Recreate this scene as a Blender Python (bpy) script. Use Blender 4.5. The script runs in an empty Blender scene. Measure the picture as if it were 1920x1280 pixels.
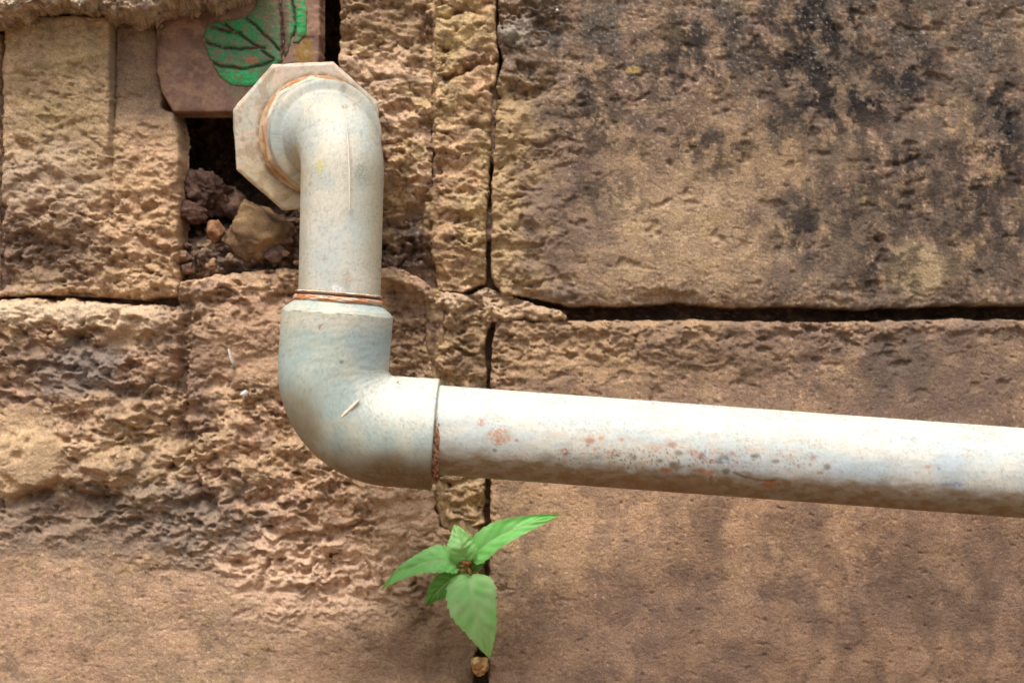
import bpy, bmesh, math, random
import numpy as np
from mathutils import Vector, Matrix, noise as mnoise

C = bpy.context.scene.collection
SC = bpy.context.scene
random.seed(7)

# ------------------------------------------------------------------ camera, light
D = 0.64            # camera to wall face, metres
S = 0.0002          # metres per unit on the wall face (1920 units across the frame)
cam_d = bpy.data.cameras.new('camera'); cam = bpy.data.objects.new('camera', cam_d); C.objects.link(cam)
cam_d.lens = 60.0; cam_d.sensor_width = 36.0
cam.location = (0, -D, 0); cam.rotation_euler = (math.pi/2, 0, 0)
cam_d.clip_start = 0.01; cam_d.clip_end = 200
cam_d.dof.use_dof = True; cam_d.dof.focus_distance = D-0.066; cam_d.dof.aperture_fstop = 22
SC.camera = cam

SUN_EL, SUN_AZ = 63.0, 196.0      # azimuth clockwise from +Y: the sun is behind the camera, a little to the left
w = bpy.data.worlds.new('World'); SC.world = w; w.use_nodes = True
nt = w.node_tree; nt.nodes.clear()
sky = nt.nodes.new('ShaderNodeTexSky'); sky.sky_type = 'NISHITA'; sky.sun_disc = False
sky.sun_elevation = math.radians(SUN_EL); sky.sun_rotation = math.radians(SUN_AZ)
sky.air_density = 1.0; sky.dust_density = 6.0; sky.ozone_density = 0.6
hs = nt.nodes.new('ShaderNodeHueSaturation'); hs.inputs['Saturation'].default_value = 0.35
bg = nt.nodes.new('ShaderNodeBackground'); bg.inputs['Strength'].default_value = 0.125
wo = nt.nodes.new('ShaderNodeOutputWorld')
nt.links.new(sky.outputs[0], hs.inputs['Color']); nt.links.new(hs.outputs[0], bg.inputs['Color']); nt.links.new(bg.outputs[0], wo.inputs[0])
sd = bpy.data.lights.new('sun', 'SUN'); sd.energy = 1.5; sd.angle = math.radians(13); sd.color = (1.0, 0.93, 0.84)
sun = bpy.data.objects.new('sun', sd); C.objects.link(sun)
az, el = math.radians(SUN_AZ), math.radians(SUN_EL)
sdir = Vector((math.sin(az)*math.cos(el), math.cos(az)*math.cos(el), math.sin(el)))
sun.rotation_euler = sdir.to_track_quat('Z', 'Y').to_euler(); sun.location = sdir*5
SC.view_settings.view_transform = 'Standard'; SC.view_settings.look = 'None'
SC.view_settings.exposure = 0.58; SC.view_settings.gamma = 1.0
SC.view_settings.use_curve_mapping = False

# ------------------------------------------------------------------ helpers
def lin(r, g, b):
    c = np.array([r, g, b], float)/255
    return np.where(c <= .04045, c/12.92, ((c+.055)/1.055)**2.4)
def P(px, py, y=0.0):
    k = (D+y)/D
    return Vector(((px-960)*S*k, y, -(py-640)*S*k))
def R(r, y=0.0): return r*S*(D+y)/D

_ang = np.linspace(0, 2*np.pi, 256, endpoint=False); _gx, _gy = np.cos(_ang), np.sin(_ang)
def _h(ix, iy, seed):
    h = (ix.astype(np.uint32)*np.uint32(374761393) + iy.astype(np.uint32)*np.uint32(668265263) + np.uint32((seed*2246822519+12345) & 0xffffffff))
    h = (h ^ (h >> np.uint32(13)))*np.uint32(1274126177)
    h = (h ^ (h >> np.uint32(15)))*np.uint32(2246822519)
    return (h ^ (h >> np.uint32(16)))
def pn(x, y, seed=0):
    x0 = np.floor(x); y0 = np.floor(y); fx = x-x0; fy = y-y0
    ix = x0.astype(np.int64); iy = y0.astype(np.int64)
    def g(dx, dy):
        a = _h((ix+dx) & 0xffffffff, (iy+dy) & 0xffffffff, seed) & np.uint32(255)
        return _gx[a]*(fx-dx)+_gy[a]*(fy-dy)
    sx = fx*fx*fx*(fx*(fx*6-15)+10); sy = fy*fy*fy*(fy*(fy*6-15)+10)
    a = g(0, 0); b = g(1, 0); c = g(0, 1); d = g(1, 1)
    return ((a+(b-a)*sx)+((c+(d-c)*sx)-(a+(b-a)*sx))*sy)*1.5
def fbm(x, y, o=4, seed=0, gain=.5):
    t = 0; a = 1.0; f = 1.0
    for i in range(o):
        t = t+a*pn(x*f+17.3*i, y*f-9.1*i, seed+i); a *= gain; f *= 2.03
    return t
def bil(x, y, seed=0): return np.abs(pn(x, y, seed))*2-.5
def ss(a, b, x):
    t = np.clip((x-a)/(b-a), 0, 1); return t*t*(3-2*t)
def blob(u, v, cx, cy, rx, ry, soft=.5, wob=.35, seed=3):
    d = np.sqrt(((u-cx)/rx)**2+((v-cy)/ry)**2) + wob*fbm(u/60, v/60, 4, seed)
    return 1-ss(1-soft, 1+soft, d)
def seg(u, v, pts):
    best = np.full(u.shape, 1e9)
    for (ax, ay), (bx, by) in zip(pts[:-1], pts[1:]):
        dx, dy = bx-ax, by-ay; t = np.clip(((u-ax)*dx+(v-ay)*dy)/(dx*dx+dy*dy), 0, 1)
        best = np.minimum(best, np.hypot(u-ax-t*dx, v-ay-t*dy))
    return best
def sdf(u, v, poly):
    d = seg(u, v, list(poly)+[poly[0]])
    ins = np.zeros(u.shape, bool); n = len(poly); j = n-1
    for i in range(n):
        xi, yi = poly[i]; xj, yj = poly[j]
        if yi != yj:
            c = ((yi > v) != (yj > v)) & (u < (xj-xi)*(v-yi)/(yj-yi)+xi); ins ^= c
        j = i
    return np.where(ins, d, -d)
def mix(a, b, t):
    t = np.asarray(t)[..., None]; return a*(1-t)+b*t

def straight(a, b, n): return [a+(b-a)*i/(n-1) for i in range(n)]
def mesh_np(name, co, faces, col=None, mat=None, parent=None, smooth=True):
    me = bpy.data.meshes.new(name)
    nv = len(co); nf = len(faces)
    me.vertices.add(nv); me.vertices.foreach_set('co', np.ascontiguousarray(co, np.float32).ravel())
    k = faces.shape[1]
    me.loops.add(nf*k); me.loops.foreach_set('vertex_index', faces.astype(np.int32).ravel())
    me.polygons.add(nf)
    me.polygons.foreach_set('loop_start', np.arange(0, nf*k, k, dtype=np.int32))
    me.polygons.foreach_set('loop_total', np.full(nf, k, np.int32))
    me.update(calc_edges=True)
    me.polygons.foreach_set('use_smooth', np.full(nf, smooth))
    if col is not None:
        a = me.color_attributes.new('tint', 'FLOAT_COLOR', 'POINT')
        a.data.foreach_set('color', np.c_[np.clip(col, .002, .95), np.ones(nv)].astype(np.float32).ravel())
    if mat: me.materials.append(mat)
    o = bpy.data.objects.new(name, me); C.objects.link(o)
    if parent: o.parent = parent
    return o
def empty(name, loc, label, cat, group=None):
    o = bpy.data.objects.new(name, None); o.empty_display_size = .02; o.location = loc; C.objects.link(o)
    o['label'] = label; o['category'] = cat
    if group: o['group'] = group
    return o
def adopt(o, par):                 # keep world place under a parent that sits elsewhere
    o.parent = par; o.matrix_parent_inverse = Matrix.Translation(par.location).inverted()
    return o

def tint_material(name, rough=.9, spec=.25, grain=.25, gs=1400, bump=.35, bs=2200, bd=.0004, mott=.0, ms=160):
    m = bpy.data.materials.new(name); m.use_nodes = True; n = m.node_tree.nodes; l = m.node_tree.links
    p = n['Principled BSDF']; p.inputs['Roughness'].default_value = rough; p.inputs['Specular IOR Level'].default_value = spec
    at = n.new('ShaderNodeAttribute'); at.attribute_name = 'tint'
    tc = n.new('ShaderNodeTexCoord')
    n1 = n.new('ShaderNodeTexNoise'); n1.inputs['Scale'].default_value = gs; n1.inputs['Detail'].default_value = 3; n1.inputs['Roughness'].default_value = .65
    mr = n.new('ShaderNodeMapRange'); mr.inputs['From Min'].default_value = .3; mr.inputs['From Max'].default_value = .7
    mr.inputs['To Min'].default_value = 1-grain; mr.inputs['To Max'].default_value = 1+grain
    mx = n.new('ShaderNodeVectorMath'); mx.operation = 'SCALE'
    l.new(tc.outputs['Object'], n1.inputs['Vector']); l.new(n1.outputs['Fac'], mr.inputs['Value'])
    l.new(at.outputs['Color'], mx.inputs[0]); l.new(mr.outputs[0], mx.inputs['Scale']); l.new(mx.outputs[0], p.inputs['Base Color'])
    n2 = n.new('ShaderNodeTexNoise'); n2.inputs['Scale'].default_value = bs; n2.inputs['Detail'].default_value = 4; n2.inputs['Roughness'].default_value = .7
    b = n.new('ShaderNodeBump'); b.inputs['Strength'].default_value = bump; b.inputs['Distance'].default_value = bd
    l.new(tc.outputs['Object'], n2.inputs['Vector']); l.new(n2.outputs['Fac'], b.inputs['Height']); l.new(b.outputs[0], p.inputs['Normal'])
    return m
M_STONE = tint_material('weathered_stone', .95, .12, .30, 1700, .85, 1900, .0007)
M_PIPE = tint_material('aged_plastic', .55, .32, .05, 2600, .12, 1500, .0002)
M_TILE = tint_material('painted_clay', .6, .35, .15, 900, .3, 900, .0004)
M_GLUE = tint_material('old_sealant', .6, .3, .2, 2500, .5, 2500, .0004)

# ------------------------------------------------------------------ the wall
OCH, PNK, SND = lin(196, 158, 108), lin(204, 160, 128), lin(182, 146, 110)
BRN, GRY, DRK, PAL, PUR = lin(124, 92, 68), lin(122, 108, 98), lin(58, 52, 52), lin(220, 192, 162), lin(122, 96, 86)
OLV = lin(142, 122, 78)

def axis(lo, hi, flo, fhi, fine=2.4, mid=6, coarse=14):
    pts = [lo]; x = lo
    while x < hi:
        d = max(flo-x, x-fhi, 0)
        if x < flo: st = coarse if d > 200 else (mid if d > mid else fine)
        elif x < fhi: st = fine
        else: st = mid if d < 200 else coarse
        x += st; pts.append(min(x, hi))
    return np.array(pts)

def worley(x, y, seed):
    x0 = np.floor(x); y0 = np.floor(y); ix = x0.astype(np.int64); iy = y0.astype(np.int64)
    f1 = np.full(x.shape, 9.0); f2 = np.full(x.shape, 9.0)
    for dx in (-1, 0, 1):
        for dy in (-1, 0, 1):
            h = _h((ix+dx) & 0xffffffff, (iy+dy) & 0xffffffff, seed)
            px = x0+dx+(h & np.uint32(1023))/1023.0; py = y0+dy+((h >> np.uint32(10)) & np.uint32(1023))/1023.0
            d = (px-x)**2+(py-y)**2
            f2 = np.minimum(f2, np.maximum(f1, d)); f1 = np.minimum(f1, d)
    return np.sqrt(f1), np.sqrt(f2)
def rough_h(u, v, seed, rough):
    wu = u+7*fbm(u/46, v/46, 3, seed+50); wv = v+6*fbm(u/46+9, v/46, 3, seed+51)
    low = 9*fbm(u/230, v/190, 3, seed)
    mid = 8.5*fbm(wu/70, wv/50, 4, seed+5, .58)
    a, b = worley(wu/27, wv/20, seed+6); lump = -5.0*a+2.5*np.clip(b-a, 0, .35)/.35
    lump = lump*(.35+.65*ss(-.3, .3, fbm(u/90, v/80, 2, seed+13)))
    a2, b2 = worley(wu/11, wv/8.5, seed+7); a3, b3 = worley(u/6.5, v/5.4, seed+29); gr = -2.8*a2-1.7*a3
    fi = 1.7*pn(u/6.2, v/5.2, seed+9)+1.2*pn(u/4.1, v/4, seed+12)
    st = fbm(wu/130, wv/55, 4, seed+10, .55)*3.0; f = np.floor(st); terr = (f+ss(.5, .95, st-f))*8-st*4
    pit = -11*ss(.30, .60, pn(wu/19, wv/14, seed+11))-6*ss(.38, .65, pn(wu/9, wv/7, seed+14))
    r1 = np.clip(rough, 0, 1); r2 = rough*r1
    calm = .30+.95*ss(-.30, .30, fbm(u/105, v/75, 3, seed+16))
    big = 13*fbm(wu/120, wv/70, 3, seed+17)-16*ss(.30, .60, fbm(wu/60, wv/32, 3, seed+18))
    chips = 3.0*np.sign(pn(wu/26, wv/18, seed+19))*ss(.0, .12, np.abs(pn(wu/26, wv/18, seed+19)))
    return (low*(.4+.6*r1)+r2*.86*(mid+big+calm*(.70*lump+terr*.8+pit*.9)+chips)+gr*(.20+.75*r2*calm)+fi*(.30+.60*r1)
            -3.0*(1-r1)*ss(.56, .8, pn(wu/15, wv/12, seed+15))-4.5*ss(.62, .78, pn(u/8, v/7, seed+26))*(.3+r1))

def stone_tint(u, v, base_a, base_b, seed, amt=1.0):
    n = fbm(u/110, v/90, 5, seed+20); c = mix(base_a, base_b, ss(-.45, .45, n))
    n2 = fbm(u/34, v/24, 5, seed+21, .62)
    c = c*(1+.30*amt*n2)[..., None]
    n3 = pn(u/5, v/4.4, seed+22); n4 = pn(u/10, v/7.5, seed+23)
    c = c*(1+.27*amt*n3+.18*amt*n4)[..., None]
    c = mix(c, PUR*.8, .40*ss(.10, .65, fbm(u/58+3, v/44, 5, seed+27, .62)))
    c = mix(c, lin(206, 168, 104), .30*ss(.15, .6, fbm(u/50+8, v/36, 4, seed+28, .6)))
    c = mix(c, PAL*1.05, .55*ss(.40, .68, pn(u/8, v/5.6, seed+24)))
    c = mix(c, DRK*1.2, .50*ss(.40, .70, pn(u/9+5, v/7, seed+25)))
    return c

wall = empty('stone_wall', (0, 0.03, -0.9), 'old rough wall of large ochre and brown stone blocks behind the white pipe', 'wall')

def grade(c):
    l = c.mean(-1, keepdims=True); return (l+(c-l)*.72)*np.array([1.11, 1.10, 1.03])

def block(name, poly, proud, seed, roughf, colf, extra=None, depth=80, er=7, ejag=5.0, label=None, fine=2.4, edge=8, dw=2.6):
    us = [p[0] for p in poly]; vs = [p[1] for p in poly]
    a = axis(min(us)-6, max(us)+6, -30, 1950, fine); b = axis(min(vs)-6, max(vs)+6, -30, 1310, fine)
    U, V = np.meshgrid(a, b); nu = len(a); nv_ = len(b)
    u, v = U.ravel(), V.ravel()
    ju = ejag*fbm(u/38, v/38, 4, seed+70, .6); jv = ejag*fbm(u/38+4, v/38, 4, seed+71, .6)
    d = sdf(u+ju, v+jv, poly)
    rough = roughf(u, v) if callable(roughf) else np.full(u.shape, float(roughf))
    h = rough_h(u, v, seed, rough)+proud
    if extra is not None: h = h+extra(u, v)
    dd = np.clip(d, 0, None)
    h = h-edge*np.exp(-dd/er)-3*np.exp(-dd/(er*3))
    h = np.where(d < 0, h-np.clip(-d/dw, 0, 1)**(1.0 if dw < 5 else 1.4)*depth, h)
    col = grade(colf(u, v if dw < 5 else v-.8*np.where(d < 4, h-proud, 0)))
    y = -h*S
    co = np.c_[(u-960)*S, y, -(v-640)*S]
    if dw > 5:
        k = (d < 6)*np.clip((6-d)/8, 0, 1); co[:, 2] += S*k*(11*fbm(u/46, h/34, 2, seed+90)-4*ss(.1, .5, fbm(u/30, h/24, 2, seed+91))); co[:, 0] += S*k*4*fbm(u/40+5, h/30, 2, seed+92)
    idx = np.arange(nu*nv_).reshape(nv_, nu)
    q = np.stack([idx[:-1, :-1], idx[1:, :-1], idx[1:, 1:], idx[:-1, 1:]], -1).reshape(-1, 4)
    keep = (d[q] > -2.9-dw).any(1); q = q[keep]
    used = np.zeros(len(co), bool); used[q.ravel()] = True
    remap = np.cumsum(used)-1
    o = mesh_np(name, co[used], remap[q], col[used], M_STONE)
    adopt(o, wall)
    if label: o['label'] = label
    return o

# mortar bed behind the blocks, with the hole broken through it
def bed_h(u, v):
    j = 7*fbm(u/30, v/30, 4, 400)
    floor = ss(290, 480, v+.10*(u-330)+14*fbm(u/50, v/40, 3, 401))
    return -(400*(1-floor)+42*floor)
def bed():
    def ax(rs):
        out = []
        for lo, hi, st in rs: out.append(np.arange(lo, hi, st))
        return np.concatenate(out+[np.array([rs[-1][1]])])
    a = ax([(-6500, -800, 300), (-800, 280, 10), (280, 840, 3), (840, 1960, 6), (1960, 2700, 14), (2700, 8500, 300)])
    b = ax([(-5500, -600, 300), (-600, -30, 12), (-30, 620, 3), (620, 1320, 6), (1320, 1900, 14), (1900, 5150, 250)])
    U, V = np.meshgrid(a, b); u, v = U.ravel(), V.ravel()
    j = 7*fbm(u/30, v/30, 4, 400)
    hole = ss(-3, 8, sdf(u+j, v-j, [(200, -90), (812, -90), (812, 500), (330, 520), (322, 480), (200, 330)]))
    floor = ss(290, 480, v+.10*(u-330)+14*fbm(u/50, v/40, 3, 401))
    dep = 62*(1-hole)+hole*(400*(1-floor)+42*floor)
    dep = dep-26*ss(-40, 60, v-600)*(1-ss(700, 800, u))*(1-hole)
    g = np.minimum(seg(u, v, [(812, -600), (812, 470)]), seg(u, v, [(814, 560), (819, 900), (840, 978), (884, 1000)]))
    dep = dep+60*ss(1010, 1080, u)*(v > 560)*(v < 625)+60*(v > 1160)*(np.abs(u-900) < 30)
    dep = dep+(15-dep)*(1-ss(15, 24, g))
    g2 = np.minimum(seg(u, v, [(926, 150), (920, 290)]), seg(u, v, [(915, 402), (914, 440)]))
    g2 = np.minimum(g2, seg(u, v, [(-2, 185), (-2, 545)]))
    dep = dep+(16-dep)*(1-ss(10, 18, g2))
    h = -dep+rough_h(u, v, 410, np.where(hole > .5, 1.3, .6))
    col = stone_tint(u, v, BRN*.9, PUR*.95, 420)
    col = mix(col, DRK*1.1, .45*ss(-.1, .5, fbm(u/80, v/60, 3, 421)))
    col = mix(col, stone_tint(u, v, OCH*.85, BRN*1.2, 423), 1-ss(15, 24, g))
    col = grade(col)
    co = np.c_[(u-960)*S, -h*S, -(v-640)*S]
    idx = np.arange(len(u)).reshape(len(b), len(a))
    q = np.stack([idx[:-1, :-1], idx[1:, :-1], idx[1:, 1:], idx[:-1, 1:]], -1).reshape(-1, 4)
    o = mesh_np('mortar', co, q, col, M_STONE); adopt(o, wall)
bed()

# 1 ledge, top left, standing proud of the course below
def c_ledge(u, v):
    c = stone_tint(u, v, lin(196, 166, 140), lin(168, 140, 118), 101, 1.2)
    c = mix(c, lin(222, 206, 186), .5*ss(.0, .5, fbm(u/22, v/14, 3, 105)))
    return mix(c, PUR*.8, .5*ss(.0, .6, fbm(u/30+7, v/18, 3, 106)))
block('ledge_block', [(-700, -600), (493, -600), (487, -32), (440, -8), (395, 4), (335, 12), (290, 30), (215, 30), (165, 14), (95, 16), (40, 36), (0, 44), (-700, 50)],
      84, 100, 1.0, c_ledge, ejag=7, er=9, depth=112, dw=13, fine=1.2, label='pale crumbling ledge block jutting out at the top')

# 2 left block with its seam
def e_left(u, v):
    f = 1-ss(130, 345, v+8*fbm(u/20, v/20, 2, 131))
    s = np.where(u+1.5*fbm(u/20, v/14, 3, 130) > 208, 1.0, 0.0)
    h = -34*s*f
    h -= 9*(1-ss(310, 470, v))*np.exp(-(np.abs(u+1.5*fbm(u/20, v/14, 3, 130)-208)/2.2)**2)
    h += 7*blob(u, v, 90, 240, 150, 200, .5)
    h -= 12*blob(u, v, 50, 490, 110, 45, .5, .5)
    return h-20*ss(240, 305, u)*(1-ss(150, 260, v))
def c_left(u, v):
    c = stone_tint(u, v, OCH, lin(200, 158, 118), 111)
    c = mix(c, OLV, .55*blob(u, v, 130, 180, 110, 130, .6))
    c = mix(c, lin(206, 160, 118), .6*blob(u, v, 270, 400, 90, 190, .5))
    c = mix(c, lin(150, 116, 96), .6*blob(u, v, 40, 420, 120, 120, .7))
    c = mix(c, lin(196, 168, 140), .5*blob(u, v, 70, 330, 120, 70, .7))
    c = mix(c, PUR, .6*ss(200, 212, u)*(1-ss(170, 300, v)))
    return mix(c, PUR*.8, .6*blob(u, v, 60, 480, 120, 50, .6))
block('block', [(6, 30), (215, 30), (290, 40), (292, 195), (318, 208), (328, 240), (333, 300), (331, 480), (333, 553), (280, 560), (180, 556), (100, 552), (-20, 556), (3, 540)],
      2, 110, lambda u, v: .55+.45*ss(200, 420, v), c_left, e_left, depth=70, ejag=2.6, er=5, edge=5, label='ochre block left of the dark hole')
block('block', [(-700, 62), (-4, 62), (-4, 548), (-700, 550)], 0, 115, .7, lambda u, v: stone_tint(u, v, OCH, SND, 116), ejag=3)

# 3 big eroded lower left and centre stone
GH = [(-700, 566), (60, 562), (180, 566), (275, 572), (328, 574), (338, 528), (400, 512), (480, 506), (560, 500), (640, 506), (735, 500), (790, 520), (812, 545), (810, 640), (813, 820), (816, 958), (824, 988), (870, 996), (906, 992), (909, 1120), (903, 1190), (888, 1228), (886, 1880), (-700, 1880)]
def r_low(u, v):
    r = 1.05-.82*ss(960, 1120, v+45*fbm(u/120, v/90, 3, 141)-.10*(u-300))
    r = r+.55*blob(u, v, 620, 1100, 160, 90, .6)
    r = r-.75*blob(u, v, 50, 850, 70, 90, .35, .3)
    r = r-.45*blob(u, v, 470, 660, 120, 70, .5)
    r = r-.5*blob(u, v, 770, 980, 75, 60, .5)
    return np.clip(r-.4*(1-ss(575, 615, v))*(u < 300), .12, 1.3)
def e_low(u, v):
    h = 16*blob(u, v, 140, 590, 190, 26, .5, .6)                           # pale lip under the joint
    h -= 34*np.exp(-(seg(u+9*fbm(u/30, v/30, 3, 143), v, [(352, 575), (338, 690), (345, 800), (372, 900), (392, 960)])/13)**2)
    h -= 10*np.exp(-(seg(u, v+8*fbm(u/30, v/30, 3, 144), [(352, 700), (300, 740), (255, 830)])/12)**2)
    cr = seg(u, v+5*fbm(u/25, v/25, 3, 145), [(30, 940), (80, 925), (115, 905), (165, 930), (205, 946)])
    h -= 24*np.exp(-(cr/9)**2)
    h += 22*blob(u, v, 120, 870, 130, 60, .35, .5)*ss(936, 915, v)
    h -= 16*np.exp(-(seg(u, v+5*fbm(u/25, v/25, 3, 149), [(350, 945), (380, 930), (400, 945)])/8)**2)-12*np.exp(-(((u-48)/14)**2+((v-745)/10)**2))
    h -= 14*np.exp(-(seg(u, v+6*fbm(u/25, v/25, 3, 146), [(420, 900), (500, 990), (590, 1012), (640, 998), (720, 950)])/10)**2)
    h += 9*blob(u, v, 430, 960, 50, 34, .5)
    h += 10*blob(u, v, 160, 680, 46, 30, .5)
    h -= 30*blob(u, v, 770, 610, 60, 80, .6)                                # recess right of the riser
    h -= 26*blob(u, v, 640, 560, 110, 40, .6)
    h += 22*np.exp(-(seg(u, v+5*fbm(u/25, v/25, 3, 148), [(715, 520), (770, 530), (815, 560)])/13)**2)
    h += 10*blob(u, v, 590, 960, 130, 60, .5)
    h -= 14*(1-ss(505, 580, v))*ss(340, 420, u)
    h -= 18*blob(u, v, 860, 1130, 60, 110, .6)
    h -= 6*ss(1000, 1090, v)
    return h
def c_low(u, v):
    c = stone_tint(u, v, lin(192, 152, 112), lin(202, 156, 122), 151)
    c = mix(c, lin(186, 154, 112), .5*blob(u, v, 250, 850, 130, 100, .6))
    c = mix(c, PUR, .62*blob(u, v, 120, 690, 160, 75, .6, .6))
    c = mix(c, lin(132, 124, 122), .6*blob(u, v, 165, 690, 70, 50, .6, .5))
    c = mix(c, lin(224, 196, 162), .8*blob(u, v, 110, 588, 210, 22, .5, .5))
    c = mix(c, lin(214, 178, 138), .6*blob(u, v, 265, 610, 70, 45, .6, .5))
    c = mix(c, PUR*.95, .6*blob(u, v, 350, 680, 60, 110, .7, .6))
    c = mix(c, lin(206, 170, 122), .7*blob(u, v, 50, 860, 55, 75, .4, .3))
    c = mix(c, lin(124, 108, 98), .65*blob(u, v, 150, 985, 260, 80, .6, .7, 8))
    c = mix(c, lin(132, 116, 108), .6*blob(u, v, 390, 1000, 110, 90, .6, .6, 9))
    c = mix(c, lin(184, 142, 108), .6*blob(u, v, 480, 640, 110, 80, .6))
    low = ss(1020, 1110, v+30*fbm(u/90, v/60, 3, 155))
    lc = mix(stone_tint(u, v, lin(178, 140, 108), lin(158, 128, 98), 157, .7), stone_tint(u, v, lin(196, 152, 120), lin(186, 142, 110), 158, .6), ss(-.2, .3, fbm(u/170, v/150, 3, 156)))
    c = mix(c, lc, .85*low)
    c = mix(c, lin(230, 186, 152), .85*blob(u, v, 600, 1080, 175, 85, .6, .5))
    c = mix(c, lin(212, 172, 140), .6*blob(u, v, 760, 960, 60, 50, .6))
    c = mix(c, BRN*.75, .75*blob(u, v, 840, 1180, 95, 120, .7, .5))
    c = mix(c, lin(130, 100, 76), .55*blob(u, v, 700, 1240, 160, 70, .7, .6))
    return mix(c, BRN, .5*blob(u, v, 770, 600, 60, 70, .6))
block('block', GH, 2, 140, r_low, c_low, e_low, depth=120, ejag=5, er=6, label='wide eroded lower block behind the pipe elbow')

# 4 block right of the riser, 5 narrow ochre strip, 6 its lower continuation
block('block', [(636, -600), (811, -600), (812, 120), (810, 300), (807, 488), (760, 484), (700, 470), (634, 460), (632, 200), (634, 60)],
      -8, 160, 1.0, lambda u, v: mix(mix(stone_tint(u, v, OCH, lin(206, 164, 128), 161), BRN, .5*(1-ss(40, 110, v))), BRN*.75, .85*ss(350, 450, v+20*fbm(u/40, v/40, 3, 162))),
      lambda u, v: -62*ss(300, 440, v+.25*(810-u)+14*fbm(u/40, v/40, 3, 163))-10*(1-ss(40, 120, v)), depth=230, ejag=3, label='rough ochre block beside the top of the pipe')
def e_strip(u, v):
    w_ = 4*fbm(u/18, v/18, 3, 171)
    return -24*np.exp(-(seg(u+w_, v+w_, [(936, 112), (895, 120), (868, 134), (818, 146)])/4.5)**2)-14*np.exp(-(seg(u+w_, v-w_, [(840, 30), (870, 12), (900, 24)])/5)**2)
block('block', [(815, -600), (930, -600), (931, 40), (935, 110), (927, 165), (920, 290), (912, 400), (910, 532), (868, 546), (820, 544), (813, 480), (815, 300)],
      0, 170, .95, lambda u, v: stone_tint(u, v, lin(190, 156, 100), lin(196, 152, 108), 172), e_strip, depth=110, ejag=3, er=5, label='narrow ochre strip left of the tall dark joint')
def c_strip2(u, v):
    c = stone_tint(u, v, OCH, lin(184, 146, 104), 182)
    c = mix(c, lin(206, 170, 138), .7*(1-ss(560, 620, v)))
    return mix(c, BRN*.8, .55*blob(u, v, 880, 650, 40, 50, .7))
block('block', [(814, 553), (842, 543), (875, 550), (910, 540), (960, 554), (1025, 574), (1066, 592), (1062, 603), (985, 604), (928, 603), (914, 622), (909, 650), (912, 740), (912, 850), (909, 900), (907, 985), (870, 992), (826, 984), (818, 960), (818, 700), (815, 620)],
      -8, 180, 1.15, c_strip2, lambda u, v: 8*(1-ss(570, 620, v)), depth=100, ejag=4, label='crumbling mortar strip crossing behind the pipe')

# 7 big stained upper right block
def c_E(u, v):
    c = stone_tint(u, v, lin(154, 122, 94), lin(140, 110, 92), 191, .8)
    c = mix(c, lin(190, 154, 102), .75*(1-ss(950, 1080, u+30*fbm(u/50, v/50, 3, 192)))*ss(110, 200, v))
    lt = blob(u, v, 1240, 440, 230, 140, .6, .5)
    c = mix(c, stone_tint(u, v, lin(184, 150, 110), lin(174, 140, 104), 211, .6), .75*lt)
    c = mix(c, lin(184, 156, 112), .7*blob(u, v, 1725, 505, 70, 46, .35, .3)); c = mix(c, lin(178, 142, 96), .5*blob(u, v, 1500, 275, 110, 50, .6, .5))
    m = fbm(u/75, v/95, 6, 193, .66)                                   # lichen film, mottled
    top = np.clip(ss(.55, -.25, v/520-.34*m)*ss(950, 1060, u+.3*v), 0, 1)
    c = mix(c, lin(88, 81, 77), .86*top*ss(-.5, .35, m))
    c = mix(c, lin(112, 88, 82), .65*blob(u, v, 1065, 420, 75, 120, .6, .9))
    right = ss(1370, 1520, u+90*fbm(u/120, v/120, 4, 194))
    c = mix(c, lin(98, 84, 76), .68*right*ss(-.45, .25, fbm(u/60, v/90, 6, 212, .66))*(1-.8*blob(u, v, 1725, 505, 70, 50, .4, .3)))
    sp = fbm(u/40, v/48, 6, 195, .72)
    for (x, y, rx, ry, a) in [(1545, 70, 70, 90, 1), (1560, 180, 90, 60, .9), (1600, 200, 60, 50, .8), (1720, 135, 34, 44, 1), (1870, 215, 40, 75, 1), (1300, 270, 34, 22, 1), (1360, 285, 50, 40, .7), (1190, 150, 130, 70, .6), (1495, 430, 70, 50, .85), (1410, 60, 90, 80, .65),
                            (1300, 60, 40, 70, .7), (1458, 240, 18, 16, 1), (1700, 300, 50, 24, .8), (980, 75, 80, 50, .5), (1640, 520, 50, 60, .6), (1830, 430, 110, 90, .7), (1130, 370, 60, 40, .7), (1640, 400, 60, 90, .6), (1120, 245, 60, 60, .7), (1720, 20, 40, 40, .8), (1840, 330, 90, 60, .6), (1250, 130, 16, 70, .6)]:
        c = mix(c, lin(40, 38, 42), .95*a*blob(u, v, x, y, rx*1.15, ry*1.15, .9, .55, int(x))*ss(-.45, .30, sp))
    vs_ = fbm(u/30+fbm(u/80, v/80, 2, 213), v/200, 4, 196)
    c = c*(1-.16*ss(.0, .6, vs_)*ss(1350, 1500, u))[..., None]
    c = mix(c, lin(186, 178, 168), .55*ss(.40, .68, pn(u/6, v/5, 197))*top)
    c = mix(c, lin(196, 160, 80), .8*blob(u, v, 1188, 131, 13, 6, .5, .3))
    return mix(c, lin(176, 164, 148), .6*blob(u, v, 965, 62, 36, 26, .5))
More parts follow.
